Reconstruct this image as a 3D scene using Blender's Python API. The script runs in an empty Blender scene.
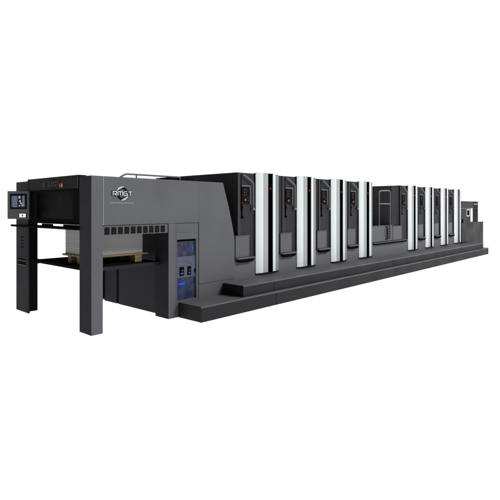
import bpy, bmesh, math, random
from mathutils import Vector, Matrix
random.seed(7)
C = bpy.context.scene.collection
PI = math.pi

# ------------------------------------------------------------------ materials
def new_mat(name):
    m = bpy.data.materials.new(name); m.use_nodes = True
    return m, m.node_tree, m.node_tree.nodes['Principled BSDF']

def paint(name, col, rough=0.5, spec=0.25, metal=0.0, grain=0.05, scale=260.0, bump=0.04, wear=0.06):
    """powder-coated sheet metal: fine grain plus broad, faint unevenness"""
    m, t, p = new_mat(name)
    tc = t.nodes.new('ShaderNodeTexCoord')
    n1 = t.nodes.new('ShaderNodeTexNoise'); n1.inputs['Scale'].default_value = scale; n1.inputs['Detail'].default_value = 3
    n2 = t.nodes.new('ShaderNodeTexNoise'); n2.inputs['Scale'].default_value = 1.7; n2.inputs['Detail'].default_value = 4
    t.links.new(tc.outputs['Object'], n1.inputs['Vector']); t.links.new(tc.outputs['Object'], n2.inputs['Vector'])
    def ramp(src, amt):
        r = t.nodes.new('ShaderNodeMapRange')
        r.inputs['From Min'].default_value = 0.3; r.inputs['From Max'].default_value = 0.7
        r.inputs['To Min'].default_value = 1 - amt; r.inputs['To Max'].default_value = 1 + amt
        t.links.new(src, r.inputs['Value']); return r.outputs['Result']
    mu = t.nodes.new('ShaderNodeMath'); mu.operation = 'MULTIPLY'
    t.links.new(ramp(n1.outputs['Fac'], grain), mu.inputs[0]); t.links.new(ramp(n2.outputs['Fac'], wear), mu.inputs[1])
    vm = t.nodes.new('ShaderNodeVectorMath'); vm.operation = 'SCALE'
    vm.inputs[0].default_value = col[:3]
    t.links.new(mu.outputs[0], vm.inputs['Scale']); t.links.new(vm.outputs['Vector'], p.inputs['Base Color'])
    rr = t.nodes.new('ShaderNodeMapRange'); rr.inputs['From Min'].default_value = 0.3; rr.inputs['From Max'].default_value = 0.7
    rr.inputs['To Min'].default_value = max(0.05, rough-min(0.1, wear*1.5)); rr.inputs['To Max'].default_value = min(1, rough+min(0.1, wear*1.5))
    t.links.new(n2.outputs['Fac'], rr.inputs['Value']); t.links.new(rr.outputs['Result'], p.inputs['Roughness'])
    p.inputs['Metallic'].default_value = metal
    p.inputs['Specular IOR Level'].default_value = spec
    if bump:
        b = t.nodes.new('ShaderNodeBump'); b.inputs['Strength'].default_value = bump; b.inputs['Distance'].default_value = 0.002
        t.links.new(n1.outputs['Fac'], b.inputs['Height']); t.links.new(b.outputs['Normal'], p.inputs['Normal'])
    return m

def plain(name, col, rough=0.4, spec=0.3, metal=0.0):
    return paint(name, col, rough, spec, metal, grain=0.03, bump=0.0, wear=0.04)

def lamp_mat(name, col, strength):
    m, t, p = new_mat(name)
    p.inputs['Base Color'].default_value = (*col, 1); p.inputs['Emission Color'].default_value = (*col, 1)
    p.inputs['Emission Strength'].default_value = strength; p.inputs['Specular IOR Level'].default_value = 0.08
    return m

M = {}
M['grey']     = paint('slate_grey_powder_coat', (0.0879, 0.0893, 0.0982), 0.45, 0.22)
M['greydeep'] = paint('mid_grey_powder_coat', (0.1006, 0.1018, 0.1137), 0.5, 0.2)
M['feeder']   = paint('feeder_grey_powder_coat', (0.0100, 0.0103, 0.0114), 0.5, 0.2)
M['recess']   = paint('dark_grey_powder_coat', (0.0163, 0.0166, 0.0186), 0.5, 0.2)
M['charcoal'] = paint('charcoal_coat_and_side_shade', (0.0205, 0.0208, 0.0240), 0.6, 0.06)
M['innerw']   = paint('inner_wall_paint', (0.030, 0.0302, 0.034), 0.6, 0.06)
M['hood']     = paint('charcoal_hood_paint', (0.0114, 0.0116, 0.0134), 0.6, 0.05)
M['black']    = paint('black_paint_and_shade', (0.0088, 0.0088, 0.0096), 0.8, 0.0, bump=0.0)
M['void']     = plain('black_rubber', (0.003, 0.003, 0.003), 0.9, 0.03)
M['riser']    = paint('charcoal_step_side', (0.0137, 0.0139, 0.0158), 0.55, 0.15)
M['edge']     = paint('step_nosing_metal', (0.0725, 0.0737, 0.0807), 0.4, 0.3)
M['pearl']    = paint('pearl_white_enamel', (0.6095, 0.6457, 0.6457), 0.28, 0.5, grain=0.0, bump=0.0, wear=0.012)
M['silver']   = paint('satin_silver_trim', (0.3046, 0.3305, 0.3344), 0.32, 0.5, grain=0.0, bump=0.0, wear=0.015)
M['silverdark'] = paint('satin_dark_silver_trim', (0.1770, 0.1910, 0.1931), 0.32, 0.5, grain=0.0, bump=0.0, wear=0.015)
M['gloss']    = plain('gloss_black_strip', (0.0012, 0.0012, 0.0014), 0.6, 0.0)
M['pipe']     = plain('grey_tube_steel', (0.1445, 0.1479, 0.1581), 0.35, 0.4)
M['rail']     = plain('handrail_steel', (0.085, 0.086, 0.09), 0.35, 0.4)
M['pipedark'] = plain('dark_tube_steel', (0.036, 0.037, 0.041), 0.4, 0.3)
M['white']    = plain('white_lettering', (0.40, 0.40, 0.40), 0.5, 0.2)
M['sticker']  = plain('white_label_film', (0.80, 0.82, 0.82), 0.4, 0.3)
M['letter']   = plain('silver_lettering', (0.4560, 0.4607, 0.4655), 0.35, 0.4)
M['tagline']  = plain('pale_grey_lettering', (0.36, 0.365, 0.38), 0.5, 0.2)
M['emblem']   = plain('emblem_dark', (0.006, 0.006, 0.007), 0.5, 0.04)
M['red']      = plain('red_plastic', (0.36, 0.006, 0.006), 0.4, 0.2)
M['dimred']   = plain('dark_red_plastic', (0.12, 0.006, 0.006), 0.4, 0.2)
M['monitor']  = paint('monitor_grey_plastic', (0.1079, 0.1086, 0.1148), 0.55, 0.1)
M['inner']    = paint('inner_wall_grey', (0.10, 0.10, 0.107), 0.5, 0.1)
M['orange']   = plain('orange_plastic', (0.46, 0.125, 0.003), 0.5, 0.08)
M['trim']     = paint('dim_grey_trim', (0.0346, 0.0349, 0.0382), 0.5, 0.15)
M['yellow']   = plain('yellow_plastic', (0.4500, 0.1800, 0.0090), 0.4, 0.3)
M['key']      = plain('grey_key_caps', (0.0330, 0.0348, 0.0450), 0.5, 0.2)
M['icon']     = plain('dim_icon_print', (0.05, 0.05, 0.054), 0.5, 0.1)
M['redlamp']  = lamp_mat('red_indicator_lamp', (0.26, 0.0008, 0.002), 0.7)
M['blueled']  = lamp_mat('blue_led', (0.005, 0.05, 0.80), 0.8)
M['glowlabel']   = lamp_mat('glowing_white_label', (0.6, 0.61, 0.61), 0.9)  # plain white label on the monitor, glow added to brighten it
M['lcd']      = lamp_mat('lcd_grey_blue', (0.13, 0.145, 0.215), 0.42)
M['lcddark']  = lamp_mat('lcd_dark_area', (0.012, 0.014, 0.02), 0.3)
M['lcdpale']  = lamp_mat('lcd_pale_mark', (0.36, 0.36, 0.38), 0.4)

def blue_panel(name, base, tint, amt):
    """cabinet insert seen in the photo: blue-grey with cloudy darker mottling"""
    m, t, p = new_mat(name)
    tc = t.nodes.new('ShaderNodeTexCoord'); n = t.nodes.new('ShaderNodeTexNoise')
    n.inputs['Scale'].default_value = 14; n.inputs['Detail'].default_value = 5
    mp = t.nodes.new('ShaderNodeMapping'); mp.inputs['Scale'].default_value = (1.2, 1.0, 0.8)
    t.links.new(tc.outputs['Object'], mp.inputs['Vector']); t.links.new(mp.outputs['Vector'], n.inputs['Vector'])
    r = t.nodes.new('ShaderNodeMapRange'); r.inputs['From Min'].default_value = 0.35; r.inputs['From Max'].default_value = 0.65
    t.links.new(n.outputs['Fac'], r.inputs['Value'])
    mx = t.nodes.new('ShaderNodeMix'); mx.data_type = 'RGBA'
    mx.inputs['A'].default_value = (*base, 1); mx.inputs['B'].default_value = (*tint, 1)
    t.links.new(r.outputs['Result'], mx.inputs['Factor']); t.links.new(mx.outputs['Result'], p.inputs['Base Color'])
    p.inputs['Roughness'].default_value = 0.4; p.inputs['Specular IOR Level'].default_value = 0.2
    return m
M['bluedark'] = blue_panel('dark_blue_panel', (0.011, 0.014, 0.034), (0.036, 0.042, 0.078), 1)
M['bluedeep'] = blue_panel('deep_blue_panel', (0.012, 0.016, 0.046), (0.034, 0.042, 0.105), 1)
M['bluemid']  = blue_panel('grey_blue_panel', (0.058, 0.067, 0.108), (0.078, 0.088, 0.130), 1)

def tread_mat():
    """studded anti-slip tread plate"""
    m, t, p = new_mat('antislip_tread')
    tc = t.nodes.new('ShaderNodeTexCoord')
    mp = t.nodes.new('ShaderNodeMapping'); mp.inputs['Rotation'].default_value = (0, 0, PI/4); mp.inputs['Scale'].default_value = (26, 26, 26)
    t.links.new(tc.outputs['Object'], mp.inputs['Vector'])
    v = t.nodes.new('ShaderNodeTexVoronoi'); v.inputs['Scale'].default_value = 1.0; v.inputs['Randomness'].default_value = 0.12
    t.links.new(mp.outputs['Vector'], v.inputs['Vector'])
    n = t.nodes.new('ShaderNodeTexNoise'); n.inputs['Scale'].default_value = 3.0; n.inputs['Detail'].default_value = 5
    t.links.new(tc.outputs['Object'], n.inputs['Vector'])
    r = t.nodes.new('ShaderNodeMapRange'); r.inputs['From Min'].default_value = 0.15; r.inputs['From Max'].default_value = 0.42
    r.inputs['To Min'].default_value = 1.07; r.inputs['To Max'].default_value = 0.94
    t.links.new(v.outputs['Distance'], r.inputs['Value'])
    r2 = t.nodes.new('ShaderNodeMapRange'); r2.inputs['From Min'].default_value = 0.3; r2.inputs['From Max'].default_value = 0.7
    r2.inputs['To Min'].default_value = 0.9; r2.inputs['To Max'].default_value = 1.1
    t.links.new(n.outputs['Fac'], r2.inputs['Value'])
    mu = t.nodes.new('ShaderNodeMath'); mu.operation = 'MULTIPLY'
    t.links.new(r.outputs[0], mu.inputs[0]); t.links.new(r2.outputs[0], mu.inputs[1])
    vm = t.nodes.new('ShaderNodeVectorMath'); vm.operation = 'SCALE'; vm.inputs[0].default_value = (0.105, 0.106, 0.117)
    t.links.new(mu.outputs[0], vm.inputs['Scale']); t.links.new(vm.outputs['Vector'], p.inputs['Base Color'])
    b = t.nodes.new('ShaderNodeBump'); b.inputs['Strength'].default_value = 0.25; b.inputs['Distance'].default_value = 0.003
    t.links.new(r.outputs[0], b.inputs['Height']); t.links.new(b.outputs['Normal'], p.inputs['Normal'])
    p.inputs['Roughness'].default_value = 0.6; p.inputs['Specular IOR Level'].default_value = 0.15
    return m
M['tread'] = tread_mat()

def wood_mat():
    m, t, p = new_mat('pale_pallet_wood')
    tc = t.nodes.new('ShaderNodeTexCoord'); mp = t.nodes.new('ShaderNodeMapping'); mp.inputs['Scale'].default_value = (3, 40, 40)
    t.links.new(tc.outputs['Object'], mp.inputs['Vector'])
    n = t.nodes.new('ShaderNodeTexNoise'); n.inputs['Scale'].default_value = 1.5; n.inputs['Detail'].default_value = 6
    t.links.new(mp.outputs['Vector'], n.inputs['Vector'])
    cr = t.nodes.new('ShaderNodeValToRGB')
    cr.color_ramp.elements[0].position = 0.3; cr.color_ramp.elements[0].color = (0.15, 0.095, 0.048, 1)
    cr.color_ramp.elements[1].position = 0.7; cr.color_ramp.elements[1].color = (0.29, 0.20, 0.115, 1)
    t.links.new(n.outputs['Fac'], cr.inputs['Fac']); t.links.new(cr.outputs['Color'], p.inputs['Base Color'])
    p.inputs['Roughness'].default_value = 0.8; p.inputs['Specular IOR Level'].default_value = 0.1
    return m
M['wood'] = wood_mat()

def paper_mat():
    """edges of a pile of sheets: fine horizontal layers"""
    m, t, p = new_mat('stacked_paper_edges')
    tc = t.nodes.new('ShaderNodeTexCoord'); mp = t.nodes.new('ShaderNodeMapping'); mp.inputs['Scale'].default_value = (1.5, 1.5, 160)
    t.links.new(tc.outputs['Object'], mp.inputs['Vector'])
    n = t.nodes.new('ShaderNodeTexNoise'); n.inputs['Scale'].default_value = 1.0; n.inputs['Detail'].default_value = 4
    t.links.new(mp.outputs['Vector'], n.inputs['Vector'])
    cr = t.nodes.new('ShaderNodeValToRGB')
    cr.color_ramp.elements[0].position = 0.3; cr.color_ramp.elements[0].color = (0.305, 0.305, 0.302, 1)
    cr.color_ramp.elements[1].position = 0.62; cr.color_ramp.elements[1].color = (0.35, 0.35, 0.348, 1)
    t.links.new(n.outputs['Fac'], cr.inputs['Fac']); t.links.new(cr.outputs['Color'], p.inputs['Base Color'])
    p.inputs['Roughness'].default_value = 0.9; p.inputs['Specular IOR Level'].default_value = 0.1
    return m
M['paper'] = paper_mat()

def smoked_mat():
    m = bpy.data.materials.new('smoked_acrylic'); m.use_nodes = True; t = m.node_tree; t.nodes.clear()
    o = t.nodes.new('ShaderNodeOutputMaterial'); tr = t.nodes.new('ShaderNodeBsdfTransparent'); tr.inputs['Color'].default_value = (0.55, 0.55, 0.54, 1)
    g = t.nodes.new('ShaderNodeBsdfPrincipled'); g.inputs['Base Color'].default_value = (0.008, 0.008, 0.008, 1)
    g.inputs['Roughness'].default_value = 0.25; g.inputs['Specular IOR Level'].default_value = 0.03
    mx = t.nodes.new('ShaderNodeMixShader'); mx.inputs['Fac'].default_value = 0.45
    t.links.new(tr.outputs[0], mx.inputs[1]); t.links.new(g.outputs[0], mx.inputs[2]); t.links.new(mx.outputs[0], o.inputs['Surface'])
    return m
M['smoked'] = smoked_mat()

# ------------------------------------------------------------------ mesh helpers
def merge(bm, tmp, mi=0):
    me = bpy.data.meshes.new('tmp')
    for f in tmp.faces: f.material_index = mi if f.material_index == 0 else f.material_index
    tmp.to_mesh(me); tmp.free(); bm.from_mesh(me); bpy.data.meshes.remove(me)

def box(bm, lo, hi, bev=0.0, seg=2, mi=0, rot=None, piv=None):
    t = bmesh.new(); bmesh.ops.create_cube(t, size=1)
    lo = Vector(lo); hi = Vector(hi); s = hi - lo; c = (lo + hi) / 2
    for v in t.verts: v.co = Vector((v.co.x*s.x, v.co.y*s.y, v.co.z*s.z)) + c
    if bev > 0: bmesh.ops.bevel(t, geom=list(t.edges), offset=min(bev, min(s)*0.45), segments=seg, profile=0.5, affect='EDGES')
    if rot: bmesh.ops.rotate(t, verts=t.verts, cent=piv or c, matrix=rot)
    merge(bm, t, mi); return bm

def prism(bm, pts, axis, a, b, bev=0.0, mi=0):
    """polygon pts (2-D) extruded along axis between a and b; axis 'y' -> pts are (x,z); 'z' -> (x,y); 'x' -> (y,z)"""
    t = bmesh.new()
    f3 = {'y': lambda p, d: (p[0], d, p[1]), 'z': lambda p, d: (p[0], p[1], d), 'x': lambda p, d: (d, p[0], p[1])}[axis]
    v0 = [t.verts.new(f3(p, a)) for p in pts]; v1 = [t.verts.new(f3(p, b)) for p in pts]
    t.faces.new(v0); t.faces.new(v1[::-1])
    n = len(pts)
    for i in range(n): t.faces.new((v0[i], v1[i], v1[(i+1) % n], v0[(i+1) % n]))
    bmesh.ops.recalc_face_normals(t, faces=t.faces)
    if bev > 0: bmesh.ops.bevel(t, geom=list(t.edges), offset=bev, segments=2, profile=0.5, affect='EDGES')
    merge(bm, t, mi); return bm

def tube(bm, pts, r, seg=10, mi=0, fillet=0.0):
    pts = [Vector(p) for p in pts]
    if fillet > 0:
        out = [pts[0]]
        for i in range(1, len(pts)-1):
            a, b, c = pts[i-1], pts[i], pts[i+1]
            d = min(fillet, (a-b).length*0.45, (c-b).length*0.45)
            p0 = b + (a-b).normalized()*d; p1 = b + (c-b).normalized()*d
            for k in range(5):
                s = k/4; out.append(p0*(1-s)**2 + b*2*s*(1-s) + p1*s*s)
        out.append(pts[-1]); pts = out
    t = bmesh.new(); rings = []
    up = Vector((0.31, 0.87, 0.12))
    for i, p in enumerate(pts):
        d = (pts[min(i+1, len(pts)-1)] - pts[max(i-1, 0)]).normalized()
        x = d.cross(up).normalized(); y = d.cross(x).normalized()
        rings.append([t.verts.new(p + (x*math.cos(2*PI*k/seg) + y*math.sin(2*PI*k/seg))*r) for k in range(seg)])
    for a, b in zip(rings, rings[1:]):
        for k in range(seg): t.faces.new((a[k], a[(k+1) % seg], b[(k+1) % seg], b[k]))
    t.faces.new(rings[0][::-1]); t.faces.new(rings[-1])
    bmesh.ops.recalc_face_normals(t, faces=t.faces)
    for f in t.faces: f.smooth = len(f.verts) == 4
    merge(bm, t, mi); return bm

def cyl(bm, p0, p1, r, seg=20, mi=0):
    return tube(bm, [p0, p1], r, seg, mi)

def obj(name, bm, mats, parent=None, loc=(0, 0, 0)):
    me = bpy.data.meshes.new(name); bm.to_mesh(me); bm.free()
    for m in (mats if isinstance(mats, (list, tuple)) else [mats]): me.materials.append(m)
    o = bpy.data.objects.new(name, me); C.objects.link(o); o.location = loc
    if parent: o.parent = parent
    return o

def part(name, mats, parent, *boxes, bev=0.004):
    bm = bmesh.new()
    for lo, hi in boxes: box(bm, lo, hi, bev)
    return obj(name, bm, mats, parent)

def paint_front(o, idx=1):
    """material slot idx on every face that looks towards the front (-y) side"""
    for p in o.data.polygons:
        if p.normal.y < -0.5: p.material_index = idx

def ribbon(bm, pts, w, y, th, closed=False):
    """flat stroke lettering in the x-z plane: a ribbon of width w, proud by th towards -y"""
    pts = [Vector((p[0], p[1])) for p in pts]; n = len(pts)
    L, R = [], []
    for i, p in enumerate(pts):
        if closed: a, b = pts[i-1], pts[(i+1) % n]
        else: a, b = pts[max(i-1, 0)], pts[min(i+1, n-1)]
        d0 = (p-a).normalized() if (p-a).length > 1e-9 else (b-p).normalized()
        d1 = (b-p).normalized() if (b-p).length > 1e-9 else d0
        n0 = Vector((-d0.y, d0.x)); n1 = Vector((-d1.y, d1.x)); m = (n0+n1)
        m = m.normalized() if m.length > 1e-6 else n0
        k = (w/2)/max(0.5, m.dot(n0))
        L.append(p + m*k); R.append(p - m*k)
    t = bmesh.new()
    fl = [t.verts.new((q.x, y-th, q.y)) for q in L]; fr = [t.verts.new((q.x, y-th, q.y)) for q in R]
    bl = [t.verts.new((q.x, y, q.y)) for q in L]; br = [t.verts.new((q.x, y, q.y)) for q in R]
    rng = range(n if closed else n-1)
    for i in rng:
        j = (i+1) % n
        t.faces.new((fl[i], fl[j], fr[j], fr[i])); t.faces.new((fl[i], bl[i], bl[j], fl[j])); t.faces.new((fr[i], fr[j], br[j], br[i]))
    if not closed:
        t.faces.new((fl[0], fr[0], br[0], bl[0])); t.faces.new((fl[-1], bl[-1], br[-1], fr[-1]))
    bmesh.ops.recalc_face_normals(t, faces=t.faces)
    merge(bm, t); return bm

# ------------------------------------------------------------------ the press (x along the press, y into depth, z up)
press = bpy.data.objects.new('printing_press', None); C.objects.link(press)
press['label'] = 'long charcoal and grey sheet-fed offset printing press with eight white columns'
press['category'] = 'printing press'

BACK = 2.2
# ---- delivery end posts
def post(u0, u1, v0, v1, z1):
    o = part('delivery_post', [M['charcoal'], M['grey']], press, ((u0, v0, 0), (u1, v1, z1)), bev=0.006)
    paint_front(o); return o  # end faces darker than the front: side shading put into the colour
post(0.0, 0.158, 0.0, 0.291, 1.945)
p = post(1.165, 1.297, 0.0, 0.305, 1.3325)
p.name = 'delivery_post'
# far post with its recessed grip and bolt holes
bm = bmesh.new()
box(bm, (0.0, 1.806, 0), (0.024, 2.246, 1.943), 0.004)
box(bm, (0.024, 1.806 + 0.03, 0.02), (0.15, 2.24, 1.94), 0.003, mi=1)  # black here carries the shadow on the post's inner face
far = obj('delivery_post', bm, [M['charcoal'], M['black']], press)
part('grip_recess', M['void'], far, ((-0.003, 1.90, 0.706), (0.004, 2.175, 0.752)), bev=0.001)
part('grip_trim', M['pipedark'], far, ((-0.006, 1.87, 0.757), (0.004, 2.185, 0.768)), ((-0.006, 1.87, 0.692), (0.004, 2.185, 0.703)), bev=0.001)
part('grip_slot', M['void'], far, ((-0.003, 1.90, 0.772), (0.004, 2.175, 0.793)), bev=0.001)
for i in range(4):
    for dv in (-0.03, 0.03):
        bm = bmesh.new(); cyl(bm, (-0.004, 2.03+dv, 0.965+0.05*i), (0.004, 2.03+dv, 0.965+0.05*i), 0.011, 12)
        obj('bolt', bm, M['void'], far)

# ---- hood over the delivery pile
bm = bmesh.new()
prism(bm, [(0.322, 1.969), (0.322, 1.80), (1.841, 1.80), (1.841, 1.969)], 'x', 0.003, 0.10, 0.004)        # fascia beam
box(bm, (0.10, 0.30, 1.90), (1.30, 2.15, 1.945), 0.004)                                                     # roof
box(bm, (0.01, 0.292, 1.79), (0.10, 0.321, 1.965), 0.003)                                                   # closing strip by the near post
box(bm, (0.02, 1.842, 1.30), (0.10, 2.20, 1.90), 0.003)
hood = obj('delivery_hood', bm, M['hood'], press)
bm = bmesh.new()
box(bm, (0.012, 0.295, 1.77), (0.05, 1.80, 1.798), 0.003); box(bm, (0.012, 0.295, 1.335), (0.05, 1.80, 1.402), 0.003)
box(bm, (0.012, 0.295, 1.403), (0.05, 0.48, 1.769), 0.003); box(bm, (0.012, 1.545, 1.403), (0.05, 1.80, 1.769), 0.003)
obj('window_frame', bm, M['black'], hood)
part('window_pane', M['smoked'], hood, ((0.032, 0.478, 1.40), (0.038, 1.547, 1.772)), bev=0)
bm = bmesh.new(); cyl(bm, (0.42, 0.5, 1.60), (0.42, 1.6, 1.60), 0.15, 32)
for k in range(5): cyl(bm, (0.42, 0.62+0.22*k, 1.60), (0.42, 0.66+0.22*k, 1.60), 0.175, 32)
box(bm, (0.22, 0.4, 1.49), (0.26, 1.7, 1.52), 0.003); box(bm, (0.22, 0.4, 1.70), (0.25, 1.7, 1.72), 0.003)
for k in range(9): box(bm, (0.20, 0.52+0.125*k, 1.42), (0.27, 0.56+0.125*k, 1.56), 0.003)
obj('gripper_drum', bm, M['grey'], hood)
part('inner_back', M['black'], hood, ((0.9, 0.3, 1.345), (0.94, 2.18, 1.89)), ((0.06, 2.15, 1.345), (0.9, 2.19, 1.89)), bev=0)
part('hood_floor', M['black'], hood, ((0.06, 0.30, 1.345), (0.9, 2.14, 1.36)), bev=0)
part('slanted_trim', M['pipedark'], hood, ((-0.003, 0.325, 1.805), (0.0025, 0.337, 1.955)), bev=0.001)
# buttons and marks on the fascia
for v, z, w, h in ((1.285, 1.885, 0.05, 0.022), (1.285, 1.85, 0.05, 0.02), (1.115, 1.888, 0.028, 0.04), (1.115, 1.852, 0.05, 0.018), (1.035, 1.893, 0.03, 0.03), (1.035, 1.856, 0.04, 0.022),
                   (0.985, 1.893, 0.03, 0.026), (0.985, 1.856, 0.03, 0.022), (0.925, 1.897, 0.035, 0.02), (0.925, 1.858, 0.04, 0.022), (0.87, 1.90, 0.025, 0.026), (0.87, 1.86, 0.025, 0.022)):
    part('push_button', M['icon'], hood, ((-0.004, v-w/2, z-h/2), (0.004, v+w/2, z+h/2)), bev=0.002)
bm = bmesh.new(); box(bm, (-0.006, 0.728, 1.824), (0.004, 0.778, 1.872), 0.002); es = obj('stop_button_plate', bm, M['yellow'], hood)
bm = bmesh.new(); box(bm, (-0.005, 0.779, 1.824), (0.004, 0.825, 1.872), 0.002); obj('stop_button_plate', bm, M['red'], hood)
bm = bmesh.new(); cyl(bm, (-0.014, 0.793, 1.850), (-0.005, 0.793, 1.850), 0.017, 20); obj('stop_button', bm, M['red'], hood)
# lower rail with its two white labels
bm = bmesh.new()
tube(bm, [(-0.035, 2.33, 1.284), (-0.035, 0.32, 1.288)], 0.016, 12)
box(bm, (-0.012, 0.295, 1.270), (0.012, 1.80, 1.3085), 0.003)
for a, b in ((0.295, 0.70), (1.03, 1.335), (1.52, 1.80)): box(bm, (-0.010, a, 1.3085), (0.012, b, 1.334), 0.0)
rail = obj('hood_rail', bm, M['black'], press)

# ---- swivelling control monitor on the far post, facing the viewer
th = math.atan2(430, 471)
mon = bpy.data.objects.new('control_monitor', None)
mx = bmesh.new()
# built in its own frame: x to the right in the picture, z up, -y to the viewer
box(mx, (-0.182, 0.0, -0.235), (0.182, 0.055, 0.235), 0.008, 3)
cyl(mx, (0.05, 0.055, 0.10), (0.05, 0.20, 0.10), 0.03, 16)
bpy.data.objects.remove(mon)
mon = obj('control_monitor', mx, M['monitor'], press)
mon.rotation_euler = (0, 0, th - PI/2)
cam_uv = Vector((-2.9111, -5.2574))
fw = Vector((math.cos(th), math.sin(th))); rt = Vector((math.sin(th), -math.cos(th)))
D = 8.0; px = 18.1; py = 205.0
D = 6.78
mc = cam_uv + fw*D + rt*((px-250)/471*D)
mon.scale = (0.853, 0.853, 0.853)
mon.location = (mc.x, mc.y, 1.55 - (py-208)/471*D)
def mpart(n, m, lo, hi, bev=0.0015):
    return part(n, m, mon, (lo, hi), bev=bev)
mpart('screen_bezel', M['black'], (-0.135, -0.004, -0.070), (0.150, 0.004, 0.190), 0.004)
mpart('screen', M['lcddark'], (-0.112, -0.006, -0.045), (0.128, 0.002, 0.165))
mpart('screen_window', M['lcd'], (-0.092, -0.008, -0.035), (-0.010, 0.0, 0.150))
mpart('screen_window', M['lcd'], (0.075, -0.008, -0.030), (0.112, 0.0, 0.155))
for (a, b, c, d) in ((0.008, 0.11, 0.045, 0.15), (0.02, 0.05, 0.05, 0.085), (0.035, 0.02, 0.07, 0.045), (0.06, -0.02, 0.085, 0.012), (0.015, -0.025, 0.04, 0.0), (-0.105, -0.03, -0.098, 0.15)):
    mpart('screen_mark', M['lcdpale'] if a > 0 else M['lcd'], (a, -0.0085, b), (c, 0.0, d), 0)
for i in range(6): mpart('screen_mark', M['lcddark'], (-0.085, -0.0095, -0.015+0.028*i), (-0.018, 0.0, -0.011+0.028*i), 0)
mpart('glow_label', M['glowlabel'], (0.022, -0.004, -0.208), (0.132, 0.004, -0.145), 0.002)
mpart('label_mark', M['icon'], (0.066, -0.0055, -0.193), (0.085, 0.0, -0.160), 0)
mpart('corner_key', M['black'], (0.015, -0.0035, -0.215), (0.145, 0.004, -0.138), 0.002)
mpart('side_trim', M['pipe'], (0.172, -0.003, -0.215), (0.178, 0.004, 0.215), 0.001)

# ---- upper side panel with the maker's emblem, vents and lettering
bm = bmesh.new(); box(bm, (0.168, 0.0, 1.335), (1.7258, 0.03, 1.944), 0.0015)
sp = obj('side_panel', bm, M['grey'], press)
part('panel_seam', M['silver'], sp, ((0.1600, -0.001, 1.335), (0.1670, 0.02, 1.943)), bev=0.001)
bm = bmesh.new(); box(bm, (0.159, 0.012, 1.205), (1.164, 0.05, 1.328), 0.003)
strip = obj('vent_strip', bm, M['grey'], press)
n = 10; du = (1.135-0.185)/n
for i in range(n):
    a = 0.185 + du*i; bm = bmesh.new()
    box(bm, (a, 0.009, 1.218), (a+0.070, 0.0125, 1.308), 0)
    for k in range(1, 4): box(bm, (a, 0.0065, 1.218+0.0225*k-0.0025), (a+0.070, 0.0092, 1.218+0.0225*k+0.0025), 0, mi=1)
    box(bm, (a+0.033, 0.0062, 1.218), (a+0.037, 0.0092, 1.308), 0, mi=1)
    obj('vent', bm, [M['black'], M['riser']], strip)
part('panel_shadow_gap', M['void'], sp, ((0.168, 0.022, 1.328), (1.72, 0.05, 1.3348)), bev=0)

# emblem: dark ring with two pale swooshes, wide rounded letters across it
LX, LZ, S = 0.428, 1.735, 1.0
def arc(cx, cz, r, a0, a1, k=24, rz=None):
    rz = rz or r
    return [(cx + r*math.cos(math.radians(a0+(a1-a0)*i/k)), cz + rz*math.sin(math.radians(a0+(a1-a0)*i/k))) for i in range(k+1)]
def crescent(bm, cx, cz, r, a0, a1, w, y, th):
    k = 20; outer = arc(cx, cz, r, a0, a1, k); inner = []
    for i in range(k+1):
        s = i/k; ww = w*math.sin(PI*s)**0.8; an = math.radians(a0+(a1-a0)*s)
        inner.append((cx+(r-ww)*math.cos(an), cz+(r-ww)*math.sin(an)))
    prism(bm, outer + inner[1:-1][::-1], 'y', y-th, y); return bm
bm = bmesh.new(); ribbon(bm, arc(LX, LZ, 0.069, 0, 360, 40)[:-1], 0.028, -0.0002, 0.003, True)
obj('emblem_ring', bm, M['emblem'], sp)
bm = bmesh.new(); crescent(bm, LX, LZ, 0.090, 70, 165, 0.024, -0.0034, 0.003)
obj('emblem_swoosh', bm, M['letter'], sp)
bm = bmesh.new(); crescent(bm, LX, LZ, 0.088, 255, 340, 0.022, -0.0034, 0.003)
obj('emblem_swoosh', bm, M['letter'], sp)
def letters(x0, z0, h, w, gap, st, y, th, grow=0.0):
    """the four letters R M G T as rounded strokes"""
    bm = bmesh.new(); s = st + grow; r = h*0.22; X = x0
    a = arc(X+w-r, z0+h-r, r, 90, 0, 5)
    ribbon(bm, [(X, z0-grow/2), (X, z0+h), *a, *arc(X+w-r, z0+h*0.45+r*0.6, r*0.9, 0, -90, 5), (X+w*0.25, z0+h*0.42)], s, y, th)
    ribbon(bm, [(X+w*0.45, z0+h*0.42), (X+w, z0-grow/2)], s, y-0.0005, th)
    X += w+gap
    ribbon(bm, [(X, z0-grow/2), (X, z0+h-r), *arc(X+r, z0+h-r, r, 180, 90, 5), *arc(X+w*1.35-r, z0+h-r, r, 90, 0, 5), (X+w*1.35, z0-grow/2)], s, y, th)
    ribbon(bm, [(X+w*0.675, z0+h), (X+w*0.675, z0-grow/2)], s, y-0.0005, th)
    X += w*1.35+gap
    ribbon(bm, [(X+w, z0+h), *arc(X+r, z0+h-r, r, 90, 180, 5), *arc(X+r, z0+r, r, 180, 270, 5), *arc(X+w-r, z0+r, r, 270, 360, 5), (X+w, z0+h*0.5), (X+w*0.45, z0+h*0.5)], s, y, th)
    X += w+gap
    ribbon(bm, [(X-grow/2, z0+h), (X+w+grow/2, z0+h)], s, y, th)
    ribbon(bm, [(X+w*0.5, z0+h), (X+w*0.5, z0-grow/2)], s, y-0.0005, th)
    return bm
obj('lettering_outline', letters(0.291, 1.708, 0.050, 0.050, 0.0185, 0.0125, -0.0068, 0.002, 0.011), M['emblem'], sp)
obj('lettering', letters(0.291, 1.708, 0.050, 0.050, 0.0185, 0.0125, -0.0096, 0.003), M['letter'], sp)
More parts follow.
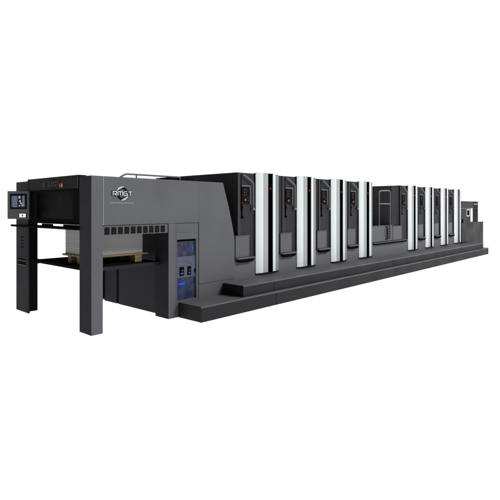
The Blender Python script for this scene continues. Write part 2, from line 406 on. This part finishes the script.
def text_mesh(name, body, size, mat, parent, x0, x1, z, y):
    cu = bpy.data.curves.new(name, 'FONT'); cu.body = body; cu.size = size; cu.extrude = 0.0008
    o = bpy.data.objects.new(name, cu); C.objects.link(o)
    dg = bpy.context.evaluated_depsgraph_get(); me = bpy.data.meshes.new_from_object(o.evaluated_get(dg))
    bpy.data.objects.remove(o)
    xs = [v.co.x for v in me.vertices]; k = (x1-x0)/(max(xs)-min(xs))
    for v in me.vertices: v.co = Vector((x0 + (v.co.x-min(xs))*k, y - v.co.z, z + v.co.y))
    me.materials.clear(); me.materials.append(mat)
    o = bpy.data.objects.new(name, me); C.objects.link(o); o.parent = parent; return o
text_mesh('tagline_lettering', 'RYOBI MHI GRAPHIC TECHNOLOGY', 0.026, M['tagline'], sp, 0.248, 0.604, 1.606, -0.001)

# ---- handrail on the roof edge and the small drive boxes behind it
bm = bmesh.new()
tube(bm, [(0.425, 0.05, 1.90), (0.425, 0.05, 1.945), (0.52, 0.05, 1.992), (1.42, 0.05, 1.992)], 0.0115, 10, fillet=0.02)
tube(bm, [(0.675, 0.05, 1.93), (0.675, 0.05, 1.992)], 0.009, 10); tube(bm, [(1.41, 0.05, 1.93), (1.41, 0.05, 1.992)], 0.009, 10)
obj('handrail', bm, M['rail'], press)
bm = bmesh.new()
box(bm, (1.36, 0.22, 1.93), (1.72, 0.46, 1.995), 0.006); box(bm, (1.50, 0.20, 1.94), (1.56, 0.48, 2.008), 0.004)
box(bm, (1.74, 0.26, 1.93), (1.86, 0.44, 2.012), 0.006); cyl(bm, (1.66, 0.30, 1.96), (1.66, 0.30, 2.013), 0.03, 14)
obj('roof_motor', bm, M['black'], press)

# ---- rear roof, back skin and inner wall of the delivery
bm = bmesh.new()
prism(bm, [(1.31, 0.0), (1.31, 1.93), (2.20, 1.93), (2.465, 1.09), (2.475, 0.0)], 'y', 0.06, BACK, 0.004)
obj('delivery_body', bm, M['recess'], press)
bm = bmesh.new()
box(bm, (1.275, 0.306, 0.0), (1.3085, 1.44, 1.90), 0.003)
box(bm, (1.275, 1.50, 0.0), (1.3085, 1.86, 1.90), 0.003); box(bm, (1.295, 0.3, 0.0), (1.3090, 1.9, 1.90), 0, mi=1)
box(bm, (1.22, 1.93, 0.03), (1.309, 2.02, 1.90), 0.003, mi=1)
obj('inner_wall', bm, [M['innerw'], M['void']], press)

# ---- pile board (lifting table)
bm = bmesh.new(); box(bm, (0.07, 0.20, 0.752), (1.16, 1.74, 0.795), 0.004)
pb = obj('pile_board', bm, M['black'], press)
part('front_edge', M['charcoal'], pb, ((0.07, 0.185, 0.747), (1.16, 0.199, 0.792)), bev=0.002)
part('lift_bracket', M['black'], pb, ((0.03, 1.70, 0.735), (0.12, 1.79, 0.80)), bev=0.003)

# ---- control cabinet with its open front
bm = bmesh.new()
box(bm, (1.2985, 0.0, 1.195), (1.7135, 0.035, 1.328), 0.003); box(bm, (1.2985, 0.0, 1.100), (1.7135, 0.035, 1.1935), 0.003)
box(bm, (1.2985, 0.0, 0.0), (1.3155, 0.035, 1.0990), 0.002); box(bm, (1.6735, 0.0, 0.0), (1.7135, 0.035, 1.0990), 0.003)
box(bm, (1.317, 0.0, 0.0), (1.672, 0.035, 0.232), 0.003)
cab = obj('control_cabinet', bm, M['grey'], press)
part('cabinet_groove', M['void'], cab, ((1.7140, 0.02, 0.42), (1.7250, 0.05, 1.334)), bev=0)
part('top_slot', M['void'], cab, ((1.317, 0.030, 1.068), (1.672, 0.05, 1.098)), bev=0)
pu = part('blue_panel', M['bluedark'], cab, ((1.317, 0.026, 0.856), (1.672, 0.05, 1.066)), bev=0.003)
pm = part('blue_panel', M['bluemid'], cab, ((1.317, 0.018, 0.546), (1.672, 0.05, 0.853)), bev=0.003)
pl = part('blue_panel', M['bluedeep'], cab, ((1.317, 0.026, 0.234), (1.672, 0.05, 0.543)), bev=0.003)
part('indicator_led', M['blueled'], cab, ((1.600, 0.018, 0.945), (1.632, 0.03, 0.980)), bev=0.004)
part('indicator_led', M['blueled'], cab, ((1.362, 0.018, 0.447), (1.478, 0.03, 0.472)), bev=0.004)
for a, b in ((1.374, 1.455), (1.520, 1.590)):
    s = part('socket', M['void'], cab, ((a, 0.012, 0.578), (b, 0.02, 0.704)), bev=0.002)
    part('socket_latch', M['bluemid'], cab, ((a+0.018, 0.008, 0.60), (b-0.018, 0.013, 0.622)), bev=0.001)
    part('socket_latch', M['bluemid'], cab, ((a+0.030, 0.008, 0.645), (b-0.018, 0.013, 0.660)), bev=0.001)
part('door_knob', M['void'], cab, ((1.652, 0.004, 0.605), (1.676, 0.02, 0.66)), bev=0.003)
bm = bmesh.new(); ribbon(bm, [(1.345, 1.210), (1.655, 1.210), (1.655, 1.31), (1.345, 1.31)], 0.004, 0.0004, 0.0022, True); obj('name_plate_rim', bm, M['greydeep'], cab)

# ---- large slanted side panel
bm = bmesh.new()
prism(bm, [(1.7265, 0.425), (1.7265, 1.944), (2.224, 1.944), (2.352, 1.566), (2.440, 1.247), (2.476, 1.102), (2.484, 1.02), (2.486, 0.425)], 'y', 0.0, 0.05, 0.004)
obj('slanted_side_panel', bm, M['grey'], press)
part('base_panel', M['grey'], press, ((1.7265, 0.006, 0.0), (2.486, 0.05, 0.419)), bev=0.003)

# ---- printing units
def column(parent, us):
    """front column: pearl face, silver fold, black strip with red lamp, silver right face"""
    zb, zt = 0.450, 2.148
    made = []
    def obj(*a):
        o = globals()['obj'](*a); o.location.y = -0.022; made.append(o); return o
    bm = bmesh.new()
    n = 8; front = [(us+0.158*k/n, 0.022 - 0.030*math.sin(PI/2*(k/n)**0.8)) for k in range(n+1)]
    prism(bm, front + [(us+0.158, 0.030), (us+0.001, 0.034)], 'z', zb, zt)
    c = obj('front_column', bm, M['pearl'], parent)
    bm = bmesh.new(); box(bm, (us+0.012, 0.0365, zb-0.02), (us+0.62, 0.088, zt-0.01), 0.002); obj('column_core', bm, M['recess'], parent)
    bm = bmesh.new(); prism(bm, [(us+0.1582, 0.036), (us+0.1582, -0.0082), (us+0.278, -0.014), (us+0.282, -0.010), (us+0.282, 0.036)], 'z', zb, zt)
    obj('silver_fold', bm, M['silver'], parent)
    bm = bmesh.new(); prism(bm, [(us+0.2800, 0.0355), (us+0.2800, -0.004), (us+0.4120, -0.004), (us+0.4120, 0.0355)], 'z', zb-0.012, zt-0.004)
    obj('black_strip', bm, M['gloss'], parent)
    bm = bmesh.new(); prism(bm, [(us+0.410, 0.036), (us+0.410, -0.010), (us+0.414, -0.014), (us+0.480, -0.012), (us+0.480, 0.036)], 'z', zb, zt)
    obj('pearl_trim', bm, M['pearl'], parent)
    pts = [(us+0.4802, 0.055), (us+0.4802, -0.0118)] + [(us+0.4802+0.145*math.sin(a), -0.0118+0.060*(1-math.cos(a))) for a in [PI/2*k/8 for k in range(1, 9)]] + [(us+0.6252, 0.055)]
    bm = bmesh.new(); prism(bm, pts, 'z', zb, zt-0.02); obj('silver_side', bm, M['silverdark'], parent)
    bm = bmesh.new(); prism(bm, [(us-0.002, 0.10), (us-0.002, 0.019), (us+0.16, -0.004), (us+0.45, -0.008), (us+0.60, 0.006), (us+0.62, 0.10)], 'z', zb-0.020, zb-0.0005)
    obj('column_foot', bm, M['void'], parent)
    bm = bmesh.new(); cyl(bm, (us+0.350, -0.012, 1.885), (us+0.350, -0.003, 1.885), 0.017, 18); obj('red_lamp', bm, M['redlamp'], parent)

def station(parent, u, lit=True):
    """what shows between two columns: guard tube, operating panel, handle"""
    def obj(*a):
        o = globals()['obj'](*a); o.location.y = -0.03; return o
    def part(*a, **k):
        o = globals()['part'](*a, **k); o.location.y = -0.03; return o
    bm = bmesh.new()
    tube(bm, [(u+0.115, 0.055, 2.10), (u+0.13, 0.018, 2.085), (u+0.345, 0.018, 1.972), (u+0.352, 0.018, 1.54)], 0.0115, 10, fillet=0.03)
    cyl(bm, (u+0.352, 0.005, 1.535), (u+0.352, 0.058, 1.535), 0.021, 14); obj('guard_tube', bm, M['pipe'], parent)
    bm = bmesh.new()
    prism(bm, [(u+0.085, 1.900), (u+0.085, 1.925), (u+0.308, 1.925), (u+0.308, 1.61), (u+0.284, 1.61), (u+0.284, 1.900)], 'y', 0.036, 0.058, 0.003)
    obj('panel_bracket', bm, M['greydeep'], parent)
    part('operating_panel', M['black'], parent, ((u+0.088, 0.034, 1.628), (u+0.282, 0.058, 1.897)), bev=0.004)
    for k in range(3):
        for j in range(2):
            part('key', M['key'], parent, ((u+0.125+0.045*j, 0.030, 1.755+0.043*k), (u+0.152+0.045*j, 0.0345, 1.777+0.043*k)), bev=0.001)
    part('key', M['dimred'], parent, ((u+0.222, 0.030, 1.712), (u+0.242, 0.0345, 1.734)), bev=0.002)
    part('key', M['key'], parent, ((u+0.215, 0.030, 1.665), (u+0.245, 0.0345, 1.685)), bev=0.002)
    if lit:
      bm = bmesh.new(); cyl(bm, (u+0.150, 0.012, 1.683), (u+0.150, 0.0345, 1.683), 0.016, 18); obj('orange_button', bm, M['orange'], parent)
      bm = bmesh.new(); cyl(bm, (u+0.085, 0.02, 1.640), (u+0.085, 0.05, 1.640), 0.011, 14); obj('red_button', bm, M['dimred'], parent)
    bm = bmesh.new(); tube(bm, [(u+0.104, 0.050, 1.625), (u+0.104, 0.050, 1.395)], 0.009, 10)
    cyl(bm, (u+0.106, 0.03, 1.395), (u+0.106, 0.058, 1.395), 0.019, 14); box(bm, (u+0.092, 0.036, 1.53), (u+0.122, 0.058, 1.575), 0.004)
    obj('door_handle', bm, M['void'], parent)
    part('edge_line', M['void'], parent, ((u+0.078, 0.046, 1.50), (u+0.086, 0.0595, 2.09)), bev=0)

def ledge(parent, a, b, zt=0.748, zb=0.668):
    bm = bmesh.new(); prism(bm, [(a, 0.06), (a, -0.040), (a+0.02, -0.055), (b-0.02, -0.055), (b, -0.040), (b, 0.06)], 'z', 0.722, zt, 0.004); obj('ledge', bm, M['grey'], parent)
    bm = bmesh.new(); prism(bm, [(a+0.012, 0.7205), (b-0.012, 0.7205), (b-0.03, zb+0.022), (b-0.07, zb), (a+0.07, zb), (a+0.03, zb+0.022)], 'y', -0.045, 0.02); obj('ledge_grip', bm, M['void'], parent)

BODY_W = 1.15
def unit(u, us, wide=None, low=None, nxt=None, lit=True):
    nxt = nxt or u + BODY_W
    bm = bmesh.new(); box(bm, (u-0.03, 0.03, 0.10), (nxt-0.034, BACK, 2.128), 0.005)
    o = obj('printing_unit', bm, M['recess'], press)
    part('edge_trim', M['trim'], o, ((u-0.028, 0.014, 1.0), (u+0.032, 0.0295, 2.122)), bev=0.003)
    column(o, us)
    station(o, u-0.03, lit)
    a, b = low or (u-0.10, u+0.225)
    part('step_box', M['grey'], o, ((a, -0.004, 0.7485), (b, 0.0295, 1.088)), bev=0.006)
    part('box_lid', M['edge'], o, ((a, -0.010, 1.0885), (b+0.004, 0.0295, 1.104)), bev=0.004)
    if wide is None: ledge(o, u-0.10, u+0.325)
    part('skirt_panel', M['greydeep'], o, ((max(u-0.135, 2.4875) , 0.012, 0.30), (nxt-0.137, 0.0295, 0.7205)), bev=0.003)
    return o
for us in (2.992, 4.143, 5.298): unit(us-0.39, us)
unit(6.043, 6.433, nxt=7.13)
u5 = unit(8.585, 8.981, wide=True, low=(8.10, 8.60))
for us in (10.120, 11.262, 12.385): unit(us-0.39, us, lit=False)

# ---- open section between the two groups of units
bm = bmesh.new()
box(bm, (7.10, 0.60, 0.10), (8.106, BACK, 1.10), 0.004)
box(bm, (7.10, 1.60, 1.101), (8.106, BACK, 2.08), 0.004)
mid = obj('transfer_section', bm, M['inner'], press)
part('end_wall', M['inner'], mid, ((8.108, 0.07, 0.4), (8.55, BACK-0.003, 2.10)), bev=0.004)
part('wall_rail', M['greydeep'], mid, ((8.085, 0.09, 2.03), (8.107, 1.2, 2.055)), bev=0.003)
part('infill_panel', M['riser'], mid, ((8.11, 0.045, 1.10), (8.550, 0.069, 2.105)), bev=0.003)
part('lower_panel', M['grey'], mid, ((7.06, 0.004, 0.7485), (7.755, 0.045, 1.118)), ((7.758, 0.004, 0.7485), (8.098, 0.045, 1.118)), bev=0.006)
part('panel_lid', M['edge'], mid, ((7.06, -0.002, 1.1185), (8.098, 0.045, 1.133)), bev=0.004)
part('backing', M['recess'], mid, ((7.07, 0.046, 0.30), (8.098, 0.10, 1.11)), bev=0)
part('skirt_panel', M['greydeep'], mid, ((6.995, 0.006, 0.30), (8.448, 0.0455, 0.7205)), bev=0.003)
ledge(mid, 7.05, 8.86, 0.740, 0.688)
bm = bmesh.new()
tube(bm, [(7.345, -0.018, 1.135), (7.345, -0.018, 1.955), (7.915, -0.018, 1.975), (7.915, -0.018, 0.80)], 0.0145, 10, fillet=0.08)
tube(bm, [(7.345, -0.018, 1.650), (7.915, -0.018, 1.650)], 0.0145, 10)
obj('guard_frame', bm, M['pipe'], mid)
bm = bmesh.new()
tube(bm, [(7.735, 0.0, 1.115), (7.735, -0.03, 1.10), (7.735, -0.03, 0.80), (7.735, 0.0, 0.785)], 0.014, 10)
box(bm, (7.79, -0.02, 0.80), (7.90, 0.003, 1.05), 0.004); obj('latch_handle', bm, M['riser'], mid)
for k in range(4): part('latch_mark', M['pipe'], mid, ((7.805, -0.026, 0.83+0.055*k), (7.885, -0.0202, 0.842+0.055*k)), bev=0.001)

# ---- feeder at the far end
bm = bmesh.new()
box(bm, (13.02, 0.055, 0.0), (15.36, BACK, 1.055), 0.006)
fd = obj('feeder_body', bm, M['feeder'], press)
part('body_panel', M['feeder'], fd, ((13.09, 0.0, 0.20), (13.90, 0.054, 1.062)), ((13.904, 0.0, 0.20), (15.36, 0.054, 1.062)), bev=0.005)
part('side_step', M['recess'], fd, ((13.07, 0.0, 1.063), (13.25, 0.3, 1.19)), bev=0.004)
bm = bmesh.new()
box(bm, (13.02, 0.0, 1.064), (13.965, 0.018, 1.535), 0.003); box(bm, (13.02, 0.0, 1.538), (14.26, 0.018, 1.775), 0.003)
fh = obj('feeder_head', bm, M['feeder'], press)
part('head_post', M['hood'], fh, ((14.265, 0.0, 1.538), (14.765, 0.018, 1.775)), ((14.240, 0.0, 1.056), (14.765, 0.018, 1.537)), bev=0.003)
part('rear_frame', M['hood'], fh, ((13.3, 1.2, 1.056), (13.6, 1.6, 1.76)), ((14.9, 1.9, 1.056), (15.2, 2.1, 1.76)), bev=0.003)
bm = bmesh.new(); ribbon(bm, [(13.57, 1.30), (13.60, 1.285), (13.83, 1.285), (13.86, 1.30), (13.86, 1.478), (13.83, 1.495), (13.60, 1.495), (13.57, 1.478)], 0.040, -0.0005, 0.004, True)
obj('socket_ring', bm, M['letter'], fh)
bm = bmesh.new(); cyl(bm, (13.72, -0.006, 1.43), (13.72, 0.0, 1.43), 0.055, 18); cyl(bm, (13.72, -0.006, 1.35), (13.72, 0.0, 1.35), 0.055, 18); obj('socket_hole', bm, M['void'], fh)
obj('lettering', letters(14.33, 1.665, 0.030, 0.070, 0.025, 0.012, -0.0005, 0.003), M['letter'], fh)

# ---- steps along the operating side
def step(name, u0, u1, v0, v1, z0, z1, joints):
    bm = bmesh.new()
    box(bm, (u0, v0, z0), (u1, v1, z1-0.006), 0.004)
    o = obj(name, bm, M['riser'], press)
    part('tread', M['tread'], o, ((u0+0.004, v0+0.0245, z1-0.0055), (u1-0.004, v1, z1)), bev=0.002)
    bm = bmesh.new()
    prism(bm, [(v0-0.005, z1-0.018), (v0-0.005, z1-0.005), (v0+0.002, z1+0.002), (v0+0.024, z1+0.002), (v0+0.024, z1-0.005), (v0-0.0005, z1-0.005), (v0-0.0005, z1-0.018)], 'x', u0-0.002, u1+0.002)
    obj('nosing', bm, M['edge'], o)
    for j in joints: part('joint', M['void'], o, ((j, v0-0.0015, z0+0.004), (j+0.006, v0+0.003, z1-0.03)), bev=0)
    return o
step('lower_step', 1.337, 14.235, -0.490, -0.001, 0.0, 0.213, (2.93, 7.2, 11.0))
step('upper_step', 2.225, 13.868, -0.433, 0.0, 0.2155, 0.384, (2.95, 7.2, 11.0))

# ------------------------------------------------------------------ pallet and paper pile on the board
pal = bpy.data.objects.new('wooden_pallet', None); C.objects.link(pal); pal.location = (0.60, 0.85, 0.7955)
pal['label'] = 'pale wooden pallet lying on the black lifting board under the paper pile'; pal['category'] = 'pallet'
ox, oy, oz = pal.location
u0, u1, v0, v1 = 0.16, 1.075, 0.335, 1.085
def pp(name, lo, hi): 
    bm = bmesh.new(); box(bm, (lo[0]-ox, lo[1]-oy, lo[2]-oz), (hi[0]-ox, hi[1]-oy, hi[2]-oz), 0.003); return obj(name, bm, M['wood'], pal)
nb = 6; wv = (v1-v0)/nb
for i in range(nb): pp('deck_board', (u0, v0+wv*i+0.008, 0.897), (u1, v0+wv*(i+1)-0.008, 0.922))
for (a, b) in ((0.20, 0.30), (0.85, 0.965)):
    for (c, d) in ((0.345, 0.46), (0.64, 0.74), (0.90, 0.99)):
        pp('block', (a, c, 0.796), (b, d, 0.8965))
bm = bmesh.new()
box(bm, (0.19, 0.36, 0.9225), (0.985, 1.04, 1.285), 0.002)
for k in range(25):
    d = random.uniform(0.0002, 0.0010); z = 0.925+0.0142*k
    box(bm, (0.19-0.002-d, 0.36-0.002+d, z), (0.985+0.002+d, 1.04+d, z+random.uniform(0.003, 0.010)), 0)
paper = obj('paper_pile', bm, M['paper'])
paper['label'] = 'tall stack of white printed sheets on the pallet under the hood'; paper['category'] = 'paper stack'

# ------------------------------------------------------------------ floor
bm = bmesh.new(); bmesh.ops.create_grid(bm, x_segments=2, y_segments=2, size=600)
fm, ft, fp = new_mat('backlit_white_floor')
# white translucent floor, with added glow from below to wash out cast shadows
tl = ft.nodes.new('ShaderNodeBsdfTranslucent'); tl.inputs['Color'].default_value = (0.95, 0.95, 0.95, 1)
df = ft.nodes.new('ShaderNodeBsdfDiffuse'); df.inputs['Color'].default_value = (0.9, 0.9, 0.9, 1)
mxs = ft.nodes.new('ShaderNodeMixShader'); mxs.inputs['Fac'].default_value = 0.2
ft.links.new(tl.outputs[0], mxs.inputs[1]); ft.links.new(df.outputs[0], mxs.inputs[2])
ft.nodes.remove(fp); ft.links.new(mxs.outputs[0], ft.nodes['Material Output'].inputs['Surface'])
floor = obj('floor', bm, fm); floor.location = (0, 0, -0.001); floor['kind'] = 'structure'

# ------------------------------------------------------------------ world, lamps, camera
sc = bpy.context.scene
w = bpy.data.worlds.new('World'); sc.world = w; w.use_nodes = True; nt = w.node_tree
bg = nt.nodes['Background']
# made-up light surround: white beyond the press, bright below, dark behind the viewer
geo = nt.nodes.new('ShaderNodeTexCoord'); nrm = nt.nodes.new('ShaderNodeVectorMath'); nrm.operation = 'NORMALIZE'
nt.links.new(geo.outputs['Generated'], nrm.inputs[0])
dot = nt.nodes.new('ShaderNodeVectorMath'); dot.operation = 'DOT_PRODUCT'
dot.inputs[1].default_value = (0.76, 0.65, 0.0); nt.links.new(nrm.outputs['Vector'], dot.inputs[0])
mr = nt.nodes.new('ShaderNodeMapRange'); mr.interpolation_type = 'SMOOTHSTEP'
mr.inputs['From Min'].default_value = -0.15; mr.inputs['From Max'].default_value = 0.55
mr.inputs['To Min'].default_value = 0.05; mr.inputs['To Max'].default_value = 1.06
nt.links.new(dot.outputs['Value'], mr.inputs['Value'])
sep = nt.nodes.new('ShaderNodeSeparateXYZ'); nt.links.new(nrm.outputs['Vector'], sep.inputs[0])
low = nt.nodes.new('ShaderNodeMapRange'); low.inputs['From Min'].default_value = 0.0; low.inputs['From Max'].default_value = -0.02
nt.links.new(sep.outputs['Z'], low.inputs['Value'])
mixl = nt.nodes.new('ShaderNodeMix'); mixl.inputs['B'].default_value = 1.40
nt.links.new(low.outputs['Result'], mixl.inputs['Factor']); nt.links.new(mr.outputs['Result'], mixl.inputs['A'])
bg.inputs['Color'].default_value = (1, 1, 1, 1); nt.links.new(mixl.outputs['Result'], bg.inputs['Strength'])

def area(name, loc, target, sx, sy, power, col=(1, 1, 1)):
    l = bpy.data.lights.new(name, 'AREA'); l.shape = 'RECTANGLE'; l.size = sx; l.size_y = sy; l.energy = power; l.color = col
    o = bpy.data.objects.new(name, l); C.objects.link(o); o.location = loc
    o.rotation_euler = (Vector(target)-Vector(loc)).to_track_quat('-Z', 'Y').to_euler(); return o
area('key_softbox', (15, -22, 19), (6, 0, 0.8), 14, 8, 9500)

cam = bpy.data.cameras.new('camera'); co = bpy.data.objects.new('camera', cam); C.objects.link(co)
co.location = (-2.9111, -5.2574, 1.55); co.rotation_euler = (PI/2, 0, th - PI/2)
cam.sensor_width = 36; cam.lens = 471/500*36; cam.shift_y = -42/500; cam.clip_end = 3000; cam.clip_start = 0.05
sc.camera = co
sc.view_settings.view_transform = 'Standard'; sc.view_settings.look = 'None'; sc.view_settings.exposure = 0; sc.view_settings.gamma = 1
sc.render.resolution_x = 1024; sc.render.resolution_y = 1024
